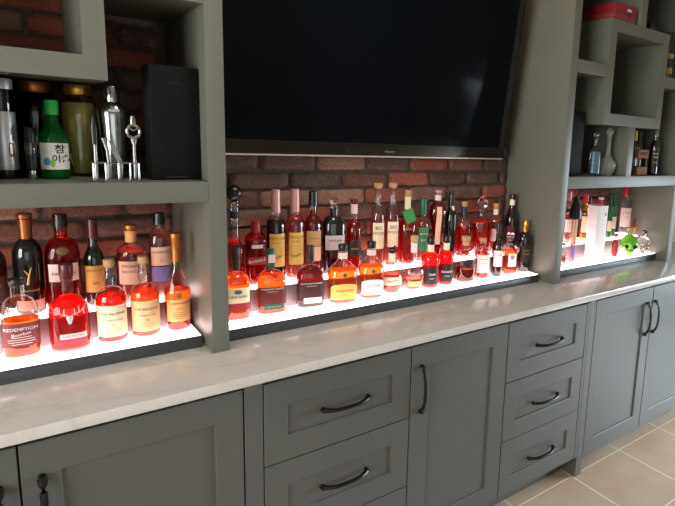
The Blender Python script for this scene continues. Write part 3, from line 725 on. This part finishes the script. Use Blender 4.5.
# faceted decanter
def decanter(label, x, y, z, liq=True):
    az = math.atan2(x-CX, y-CY); t = thing('decanter', label, 'decanter', (x, y, z+.0004), -az*.5)
    R = [(0, .033, .033, 5), (.004, .036, .036, 5), (.075, .042, .042, 5), (.150, .047, .047, 5), (.163, .044, .044, 4), (.172, .022, .022, 2), (.190, .017, .017, 2), (.206, .020, .020, 2), (.209, .026, .026, 2), (.212, .024, .024, 2)]
    loft('glass_body', R, GLASS, t, 16)
    loft('liquid', inner(R, .150, .003), liquid('liquid_red', LIQ['red']), t, 16)
    lathe('stopper', [(.200, .012), (.212, .013), (.216, .010), (.222, .024), (.234, .030), (.256, .020), (.268, .010), (.272, .004)], THICK, t, 6)
    return t
decanter('faceted glass decanter of red spirit with a pointed diamond stopper', 1.283, V-.003, UP)
R = prof(.030, .030, 2, .145, .180, .0125, .212)
bottle('corked bottle with a red shoulder band, right of the faceted decanter', 1.377, V, UP, R, 'rose', .15, (CORK, .022, .0145, 'cork'), [(.055, .115, .026, WHITEP, [])], neck=(.180, .208, CREAM))
R = prof(.0335, .033, 2, .150, .215, .013, .272, 'slope')
bottle('dark long-necked bottle with a pale neck strip, nearest the right tower', 1.484, V, UP, R, cap=(BLK, .022, .015, 'capsule'), dark=dark_glass('black_red', (26, 8, 10)), neck=(.222, .252, CREAM), labels=[(.05, .12, .028, paper('dark_red_paper', (80, 20, 22)), [])])

# --- right tower niche
R = prof(.0155, .0155, 2, .245, .262, .0095, .330)
t = bottle('tall slender clear bottle wearing a black teardrop hood over its top', 1.850, -.285, LO, R, 'rose', .235, None, [(.030, .095, .013, LILAC, []), (.12, .23, .013, PEACH, [])])
lathe('hood', [(.232, .022), (.236, .031), (.262, .033), (.300, .024), (.335, .012), (.352, .010), (.355, .004)], BLK, t)
R = prof(.022, .022, 2, .165, .200, .0115, .256)
bottle('pale bottle with a bright red cap and gold neck label, in the right tower', 2.046, -.195, UP, R, 'gold', .15, (BRITE, .036, .0145, 'capsule'), [(.05, .14, .019, CREAM, [])], neck=(.170, .212, GOLD))
R = prof(.023, .023, 2, .16, .205, .011, .275)
bottle('clear pinkish bottle with a foil top at the left end of the right tower niche', 1.905, -.193, UP, R, 'pink', .16, (PINKF, .045, .0125, 'capsule'), [(.06, .13, .019, WHITEP, []), (.14, .16, .019, REDP, [])])
R = prof(.021, .021, 2, .165, .195, .0115, .225)
bottle('dark red bottle with a white-topped red cap behind the tall white carton', 2.195, -.190, UP, R, 'ruby', .18, (WHITEP, .014, .0155, 'cork'), neck=[(.196, .224, BRITE)])
R = prof(.023, .023, 2, .170, .205, .012, .236)
bottle('dark maroon-topped bottle at the back of the right niche, left of the white-topped red cap', 2.120, -.165, UP, R, 'cherry', .18, (DKRED, .044, .0145, 'capsule'))
ct = thing('bottle_carton', 'tall plain white bottle carton standing on the lit step', 'box', (2.022, -.300, LO+.0004), math.radians(-6))
WB = mat('white_card', (244, 240, 240), .5)
box('carton_body', (-.040, -.034, 0), (.040, .034, .288), WB, ct, .002)
box('lid', (-.041, -.035, .2885), (.041, .035, .300), WB, ct, .002)
boxes('printed_mark', [((.018, -.0362, .245), (.026, -.0352, .262))], mat('grey_print', (150, 130, 130), .5), ct, bevel=0)
R = prof(.0155, .0155, 2, .150, .172, .0085, .200)
bottle('slim clear bottle with vertical silver lettering, right of the white carton', 2.096, -.290, LO, R, 'gold', .14, (CORK, .010, .010, 'cork'), [(.018, .128, .0115, paper('grey_label_paper', (190, 190, 184)), [('ALCHEMIST', .072, .012, INK)])])
R = prof(.0165, .0165, 2, .165, .195, .0095, .255)
bottle('slender green bottle with a black cap and black-striped label', 2.272, -.205, UP, R, cap=(BLK, .034, .012, 'capsule'), dark=dark_glass('bottle_green', (36, 92, 52)), labels=[(.04, .10, .0145, CREAM, [])])
R = prof(.0195, .0195, 2, .160, .195, .0105, .254)
bottle('green bottle with a bright green foil top, left of the large clear vodka bottle', 2.325, -.192, UP, R, cap=(DGRN, .060, .0125, 'capsule'), dark=dark_glass('emerald', (28, 120, 60)), labels=[(.05, .12, .0165, WHITEP, [])])
R = prof(.041, .034, 2.3, .185, .232, .0145, .262)
bottle('large clear vodka bottle with a red cap and white label', 2.470, -.170, UP, R, 'pink' if 0 else None, None, (BRITE, .026, .018, 'cap'), [(.05, .165, .034, PINKP, [('VODKA', .135, .014, INKR), ('PURE', .110, .008, INK)])])
R = prof(.0175, .0175, 2, .100, .112, .010, .122)
bottle('small dark red cylinder bottle in front of the green skull bottle', 2.185, -.318, LO, R, 'ruby', .095, (BRITE, .012, .0125, 'cork'), [(.02, .085, .0155, paper('brick_red_paper', (150, 44, 40)), [])])
R = prof(.0135, .0125, 2.5, .062, .078, .006, .094)
bottle('small amber bottle with a maroon cap, behind the clear skull bottle', 2.500, -.224, UP, R, 'amber', .07, (mat('maroon_cap', (96, 26, 44), .35), .012, .0085, 'cap'), [(.015, .05, .0115, ORANGEP, [])])
R = prof(.015, .015, 2, .08, .095, .0065, .112)
bottle('tiny clear bottle with a red seal at the left end of the right niche', 1.735, -.320, LO, R, 'pink', .06, (BRITE, .008, .008, 'cork'), [(.03, .05, .011, REDP, [])])
def skull(label, x, y, z, s, m, eye, capm):
    az = math.atan2(x-CX, y-CY); t = thing('skull_bottle', label, 'bottle', (x, y, z+.0005), -az*.75, 'skull-shaped bottles')
    bm = bmesh.new(); bmesh.ops.create_uvsphere(bm, u_segments=40, v_segments=28, radius=1)
    for v in bm.verts:
        x_, y_, z_ = v.co
        zz = z_; k = 1.0
        if z_ < -.05: k = 1-.42*min(1, (-.05-z_)/.5)          # narrow jaw
        X = x_*k*.80; Y = y_*(1.0 if z_ > -.2 else .82)*1.02; Z = z_
        if z_ < -.35: Y -= .12                                   # chin forward
        for ex in (-.34, .34):
            d = math.hypot(X-ex, Z+.02)
            if y_ < 0 and d < .27: Y += .30*(1-(d/.27)**2)
        d = math.hypot(X*1.6, Z+.30)
        if y_ < 0 and d < .16: Y += .16*(1-d/.16)
        if y_ < 0 and abs(Z+.12) < .1 and abs(X) > .3: Y -= .06
        if y_ < 0 and -.68 < Z < -.5 and abs(X) < .33: Y += .03*math.cos(X*60)
        v.co = Vector((X*s, Y*s*.95, (max(Z, -.88)+.88)*s))
    link('glass_body', mesh(bm, 'glass_body', m, True), t)
    if eye:
        for ex in (-.34, .34):
            lathe('eye_socket', [(0, .19*s), (.004, .17*s)], eye, t, 18).matrix_local = Matrix.Translation((ex*s, -.68*s, .86*s)) @ Matrix.Rotation(PI/2, 4, 'X')
    lathe('neck', [(1.80*s, .24*s), (1.98*s, .22*s), (2.12*s, .22*s), (2.15*s, .26*s), (2.22*s, .26*s)], m, t)
    lathe('stopper', [(2.22*s, .27*s), (2.24*s, .3*s), (2.50*s, .3*s), (2.54*s, .26*s)], capm, t)
    return t
GG = mat('lime_ceramic_glass', (112, 200, 60), .15, 0, Transmission_Weight=.35, IOR=1.4)
skull('lime green skull-shaped bottle with black eye sockets', 2.330, -.314, LO, .063, GG, BLK, CORK)
skull('clear glass skull-shaped bottle at the right end of the right niche', 2.462, -.322, LO, .053, THICK, None, PEWTER)

# ================================================================== ITEMS ON THE LEFT TOWER SHELF
SH = 1.4184
t = thing('electric_wine_opener', 'brushed silver electric wine opener with a clear top at the left photo edge', 'wine opener', (-.412, -.30, SH), math.radians(8))
lathe('base_foot', [(0, .020), (.006, .022), (.022, .0215)], BLACKP, t)
lathe('motor_body', [(.0222, .0245), (.026, .0255), (.158, .0255), (.162, .0245)], STEEL, t)
lathe('clear_collar', [(.1622, .0235), (.166, .024), (.215, .0235)], thin_glass('smoky_plastic', (120, 120, 124)), t)
lathe('screw_housing', [(.1624, .012), (.214, .012)], BLACKP, t)
lathe('top_band', [(.2152, .0245), (.236, .0245), (.240, .0225)], STEEL, t)
tube('power_button', [(.010+.0050*math.cos(a), -.0248+.0012*math.cos(a), .072+.016*spow(math.sin(a), 3)) for a in [2*PI*i/24 for i in range(24)]], .0012, COPPER, t, 8, True)
R = prof(.020, .020, 2, .11, .14, .011, .18)
bottle('dusky pink-labelled bottle behind the wine opener', -.408, -.12, SH, R, cap=(mat('dusty_rose_cap', (130, 80, 86), .5), .03, .013, 'capsule'), dark=dark_glass('dark_rose', (50, 24, 30)), labels=[(.01, .06, .018, paper('dusky_pink', (150, 90, 100)), [])])
def jar(label, x, y, liqc, lidm, root, g):
    t = thing('infusion_jar', label, 'jar', (x, y, SH), math.radians(-6), 'metal-lidded infusion jars')
    R = [(0, .026, .026, 2), (.004, .030, .030, 2), (.05, .033, .033, 2), (.12, .040, .040, 2), (.165, .0425, .0425, 2), (.190, .041, .041, 2), (.204, .034, .034, 2), (.212, .030, .030, 2), (.222, .030, .030, 2)]
    loft('glass_body', R, g, t)
    loft('liquid', inner(R, .196), cloudy('yellow_liquor', (246, 232, 150), .30) if root else liquid('liquid_'+liqc, LIQ[liqc], .3), t)
    lathe('lid', [(.216, .0315), (.219, .0335), (.240, .0335), (.244, .0315)], lidm, t)
    if root:
        b2 = bmesh.new()
        def P(u, z, d=-.018): return (u, d-.005*math.sin(z*40), z)
        add_tube(b2, [P(.014, .185), P(-.004, .165), P(-.018, .14), P(-.016, .115), P(.002, .09), P(.016, .07), P(.012, .045), P(-.004, .028)], [.004, .009, .008, .0075, .007, .0055, .004, .002], 10)
        add_tube(b2, [P(-.006, .165), P(.014, .15), P(.024, .125), P(.020, .095)], [.006, .0055, .004, .002], 8)
        for k in range(6):
            z0 = .16-.017*k; add_tube(b2, [P(.012*math.sin(k*2), z0), P(.026*math.sin(k*2+.7), z0-.02, -.022), P(.022*math.sin(k*2+1.5), z0-.045, -.022)], [.0018, .0012, .0006], 6)
        link('ginseng_root', mesh(b2, 'ginseng_root', mat('pale_root', (226, 214, 158), .7), True), t)
        for (u, z) in ((.006, .125), (.010, .104)):
            o = lathe('jujube', [(z-.010, .001), (z-.007, .007), (z, .009), (z+.007, .007), (z+.010, .001)], mat('jujube_red', (130, 50, 26), .35), t, 16); o.location = (u, -.024, 0)
    return t
jar('gold-lidded glass jar with a pale ginseng root in yellow liquor', -.250, -.215, 'yellow', GOLD, True, thin_glass('clear_glass', (0, 0, 0)))
jar('copper-lidded dark amber jar behind the green soju bottle', -.342, -.205, 'brown', COPPER, False, thin_glass('amber_jar_glass', (150, 110, 70)))
t = thing('wine_aerator', 'small black and chrome wine aerator standing in front of the green bottle', 'wine aerator', (-.363, -.325, SH), 0)
lathe('chrome_foot', [(0, .009), (.004, .010), (.022, .009), (.024, .007)], CHROME, t)
lathe('grip', [(.0242, .010), (.050, .0115), (.060, .011)], BLACKP, t)
lathe('glass_chamber', [(.0602, .011), (.075, .0125), (.090, .011)], GLASS, t)
lathe('black_stopper', [(.0902, .0105), (.110, .0115), (.124, .010), (.127, .008)], BLACKP, t)
R = prof(.0315, .0315, 2, .098, .148, .0125, .182, 'slope')
t = bottle('green glass soju bottle with a bright green cap and white label', -.315, -.305, SH, R, None, None, (GRNC, .014, .0150, 'cap'), tint=None, dark=mat('soju_green_glass', (26, 150, 60), .03, 0, Transmission_Weight=.75, IOR=1.3),
    labels=[(.024, .090, .0295, WHITEP, [('참', .074, .024, INK, {'x0': .010, 'bold': .0004}), ('이슬', .050, .022, INK, {'x0': .012, 'bold': .0004}), ])], face=.4, name='soju_bottle')
lo = kids(t, 'label')[0]
patch('leaf_mark', R, .034, .054, .0065, paper('sky_blue_print', (60, 160, 210)), lo, off=.0014, x0=-.017, shape='round')
patch('leaf_mark', R, .030, .050, .0050, paper('lime_print', (150, 205, 60)), lo, off=.0016, x0=-.006, shape='round')
t = thing('cocktail_shaker', 'polished steel cocktail shaker beside the ginseng jar', 'cocktail shaker', (-.183, -.30, SH), math.radians(-8))
lathe('tumbler', [(0, .0235), (.003, .025), (.08, .030), (.165, .0345)], CHROME, t, 48)
lathe('strainer_top', [(.1652, .0352), (.172, .0355), (.186, .033), (.197, .023), (.202, .0168)], CHROME, t, 48)
lathe('cap', [(.2022, .0175), (.206, .018), (.236, .0172), (.242, .0145), (.243, .010)], CHROME, t, 40)
loft('oval_badge', [(0, .013, .006, 2), (.0012, .012, .005, 2)], mat('pale_badge', (190, 190, 186), .3, .6), t, 24).matrix_local = Matrix.Translation((.004, -.0335, .180)) @ Matrix.Rotation(PI/2-.55, 4, 'X')
# wire rack and bar tools
t = thing('bar_tool_rack', 'chrome wire rack holding the bar tools in front of the shaker', 'tool rack', (-.195, -.385, SH), 0)
b2 = bmesh.new()
for zz in (.046,): add_tube(b2, [(-.052, -.022, zz), (.052, -.022, zz), (.052, .018, zz), (-.052, .018, zz)], .0013, 8, True)
add_tube(b2, [(-.050, -.020, .0015), (.050, -.020, .0015), (.050, .016, .0015), (-.050, .016, .0015)], .0015, 8, True)
link('wire_ring', mesh(b2, 'wire_ring', CHROME, True), t)
for px in (-.050, -.024, .004, .030, .050):
    tube('post', [(px, -.0205, .0015), (px, -.0215, .046)], .0022 if abs(px) < .05 else .0026, CHROME, t)
t = thing('bottle_opener', 'steel bottle opener with a ring head standing at the right of the rack', 'bottle opener', (-.149, -.378, SH+.0035), math.radians(-5))
tube('handle', [(0, 0, 0), (0, 0, .045), (0, 0, .095)], [.0045, .0045, .0035], TOOL, t, 12)
b2 = bmesh.new()
add_tube(b2, [(.0145*math.cos(a), 0, .124+.0165*math.sin(a)) for a in [2*PI*i/20 for i in range(20)]], .0042, 8, True, flat=1)
add_tube(b2, [(0, 0, .092), (0, 0, .108)], [.005, .008], 10, flat=.5); add_tube(b2, [(0, 0, .140), (0, 0, .154), (0, 0, .164)], [.007, .006, .004], 10, flat=.5)
add_tube(b2, [(-.008, 0, .132), (0, 0, .126), (.008, 0, .132)], .0022, 6)
link('opener_head', mesh(b2, 'opener_head', TOOL, True), t)
t = thing('ice_tongs', 'curved serrated steel tongs leaning in the middle of the rack', 'tongs', (-.198, -.386, SH+.0035), 0)
b2 = bmesh.new(); add_tube(b2, [(-.012, 0, 0), (-.010, -.001, .040), (-.012, 0, .075), (-.020, .001, .105)], [.0035, .0035, .0035, .0035], 8, flat=.35)
link('arm', mesh(b2, 'arm', TOOL, True), t)
b2 = bmesh.new(); add_tube(b2, [(.014, 0, 0), (.016, -.001, .035), (.006, 0, .075), (-.014, .001, .108)], [.0035, .0045, .0045, .003], 8, flat=.35)
for k in range(7): add_box(b2, (.013-.003*k-.004, -.003, .040+.008*k), (.013-.003*k, .0, .043+.008*k))
link('serrated_arm', mesh(b2, 'serrated_arm', TOOL, True), t)
t = thing('bar_knife', 'long narrow bar knife with a dark pointed blade at the left of the rack', 'knife', (-.236, -.382, SH+.0035), 0)
tube('handle', [(0, 0, 0), (0, 0, .05), (0, 0, .088)], [.0045, .0045, .004], TOOL, t, 12)
tube('blade', [(0, 0, .088), (0, 0, .13), (-.001, 0, .160)], [.005, .0055, .0008], mat('dark_blade', (60, 60, 60), .3, .8), t, 8, flat=.3)
# tall black bottle box, left tower
def carton(name, label, x, y, rz, w_, d_, h, m, lid=True, tilt=0):
    t = thing(name, label, 'box', (x, y, SH), rz)
    box('box_body', (-w_/2, -d_/2, 0), (w_/2, d_/2, h), m, t, .003)
    return t
LEATHER = noisy('black_leatherette', (9, 9, 9), (14, 13, 13), 60, .6, bump=.3, bscale=500)
LEATHER.node_tree.nodes['Principled BSDF'].inputs['Specular IOR Level'].default_value = .15
bx = carton('gift_box', 'tall black leatherette gift box beside the bar tools', -.0475, -.338, 0, .120, .09, .306, LEATHER)
boxes('embossed_mark', [((-.012, -.0462, .262), (.012, -.0451, .264)), ((-.015, -.0462, .256), (-.012, -.0451, .259)), ((.012, -.0462, .256), (.015, -.0451, .259))], mat('dark_emboss', (34, 33, 33), .4), bx, bevel=0)
boxes('stitch_dots', [((-.028+.004*k, -.0462, .0075), (-.026+.004*k, -.0451, .0085)) for k in range(14)], mat('grey_dots', (110, 108, 104), .5), bx, bevel=0)
boxes('lid_seam', [((-.0605, -.0455, .0), (-.0598, .0455, .306))], mat('seam_dark', (6, 6, 6), .6), bx, bevel=0)

# ================================================================== ITEMS IN THE RIGHT TOWER
carton('gift_box', 'tall matte black gift box in the left bay of the right tower', 1.685, -.30, 0, .125, .15, .305, LEATHER)
t = thing('decanter', 'round cut-crystal decanter with a ball stopper in the right tower', 'decanter', (1.962, -.372, SH), 0)
R = [(0, .020, .020, 2), (.004, .026, .026, 2), (.016, .037, .037, 2), (.036, .043, .043, 2), (.056, .042, .042, 2), (.078, .031, .031, 2), (.096, .017, .017, 2), (.115, .011, .011, 2), (.165, .0095, .0095, 2), (.186, .0115, .0115, 2), (.190, .017, .017, 2), (.194, .016, .016, 2)]
def cut_glass():
    M = mat('cut_crystal', (235, 238, 236), .04, 0, Transmission_Weight=.85, IOR=1.5); nt = M.node_tree
    v = nt.nodes.new('ShaderNodeTexVoronoi'); v.inputs['Scale'].default_value = 110; tc = nt.nodes.new('ShaderNodeTexCoord')
    bp = nt.nodes.new('ShaderNodeBump'); bp.inputs['Strength'].default_value = 1; bp.inputs['Distance'].default_value = .004
    nt.links.new(tc.outputs['Object'], v.inputs['Vector']); nt.links.new(v.outputs[0], bp.inputs['Height']); nt.links.new(bp.outputs[0], nt.nodes['Principled BSDF'].inputs['Normal'])
    return M
CUT = cut_glass()
loft('glass_body', R, CUT, t)
lathe('stopper', [(.1942, .008), (.200, .009), (.206, .016), (.216, .020), (.226, .017), (.233, .008), (.238, .005)], CUT, t, 10)
R = prof(.026, .022, 2.4, .105, .150, .0085, .185, 'slope')
t = bottle('clear bottle with a blue patterned body, between the black box and crystal decanter', 1.835, -.385, SH, R, None, None, (THICK, .022, .012, 'ball'), [(.012, .118, .0235, noisy('blue_pattern', (40, 74, 92), (96, 130, 146), 90, .3), [])])
# wooden crate with bottles
WC = noisy('crate_wood', (150, 98, 58), (122, 76, 42), 14, .7, stretch=(1, 1, 8))
t = thing('wooden_crate', 'small wooden crate with a burnt pattern band, under the right tower cubby', 'crate', (2.262, -.345, SH), 0)
boxes('lower_board', [((-.058, -.050, .0005), (.040, -.044, .044)), ((-.058, .044, .0005), (.040, .050, .044)), ((-.058, -.044, .0005), (-.052, .044, .044)), ((.034, -.044, .0005), (.040, .044, .044)), ((-.052, -.044, .0005), (.034, .044, .005))], WC, t)
boxes('upper_board', [((-.058, -.050, .092), (.040, -.044, .138)), ((-.058, .044, .092), (.040, .050, .138)), ((-.058, -.044, .092), (-.052, .044, .138)), ((.034, -.044, .092), (.040, .044, .138))], WC, t)
for px, py in ((-.0575, -.0440), (.0345, -.0440), (-.0575, .0390), (.0345, .0390)):
    box('corner_post', (px, py, .044), (px+.005, py+.005, .092), WC, t, .0005)
flat_text('WHISKEY', .024, mat('burnt_print', (50, 28, 16), .7), t, (-.009, -.0507, .115), 'lettering', xs=.75, bold=.0006)
for i, (dx, lab, col) in enumerate(((-.028, 'dark bottle with a gold foil neck standing in the wooden crate', GOLD), (.014, 'dark bottle with a black neck standing in the wooden crate', BLK))):
    R = prof(.0185, .0185, 2, .14, .175, .010, .228)
    bottle(lab, 2.262+dx, -.345, SH+.0052, R, cap=(col, .05, .0115, 'capsule'), dark=dark_glass('dark_brown', (40, 16, 12)), group='bottles in the wooden crate')
R = prof(.0245, .0245, 2, .145, .19, .0115, .232)
bottle('black bottle with white lettering standing right of the wooden crate', 2.372, -.385, SH, R, cap=(mat('clear_top', (150, 150, 150), .1, .6), .014, .013, 'cap'), dark=dark_glass('near_black', (16, 13, 16)), labels=[(.045, .135, .019, BLKP, [('KRAKEN'[:0] or 'BLACK', .118, .010, INKW), ('RUM', .098, .012, INKW), ('SPICED', .070, .008, INKW)])])
# red box on top of the cubby
t = thing('red_gift_box', 'red gift box with a lattice lower band lying on a cubby top', 'box', (1.915, -.345, 2.1534), 0)
box('box_body', (-.085, -.085, 0), (.085, .085, .036), noisy('red_lattice_card', (150, 60, 56), (96, 26, 30), 220, .6), t, .001)
box('lid', (-.087, -.087, .0362), (.087, .087, .078), mat('red_card', (128, 18, 30), .5), t, .001)
boxes('ribbon_mark', [((.02, -.0885, .02), (.028, -.0872, .05))], mat('blue_ribbon', (40, 40, 90), .5), t, bevel=0)
boxes('bow', [((.008, -.089, .050), (.040, -.0872, .062))], mat('white_bow', (200, 190, 190), .5), t, bevel=0)
# dark items on cubby top, bottles in the far bay
for i, (x, y, h, lab) in enumerate(((2.185, -.33, .07, 'small dark jar on the cubby top, left of two'), (2.262, -.35, .06, 'small dark jar on the cubby top, right of two'))):
    t = thing('small_jar', lab, 'jar', (x, y, 2.1534), 0, 'dark jars on the cubby')
    lathe('jar_body', [(0, .020), (.003, .023), (h*.7, .024), (h*.8, .018)], dark_glass('near_black', (16, 13, 16)), t)
    lathe('lid', [(h*.8+.0004, .019), (h, .019), (h+.002, .017)], BLACKP, t)
for i, (x, lab) in enumerate(((2.365, 'dark bottle with tan bands in the far right bay, left one'), (2.435, 'dark bottle with tan bands in the far right bay, right one'))):
    R = prof(.0275, .0275, 2, .16, .20, .0115, .25)
    bottle(lab, x, -.37, 1.9425, R, cap=(BLK, .04, .0135, 'capsule'), dark=dark_glass('dark_brown', (40, 16, 12)), labels=[(.03, .06, .025, GRND, []), (.11, .135, .025, GRND, [])], group='bottles in the far right bay')
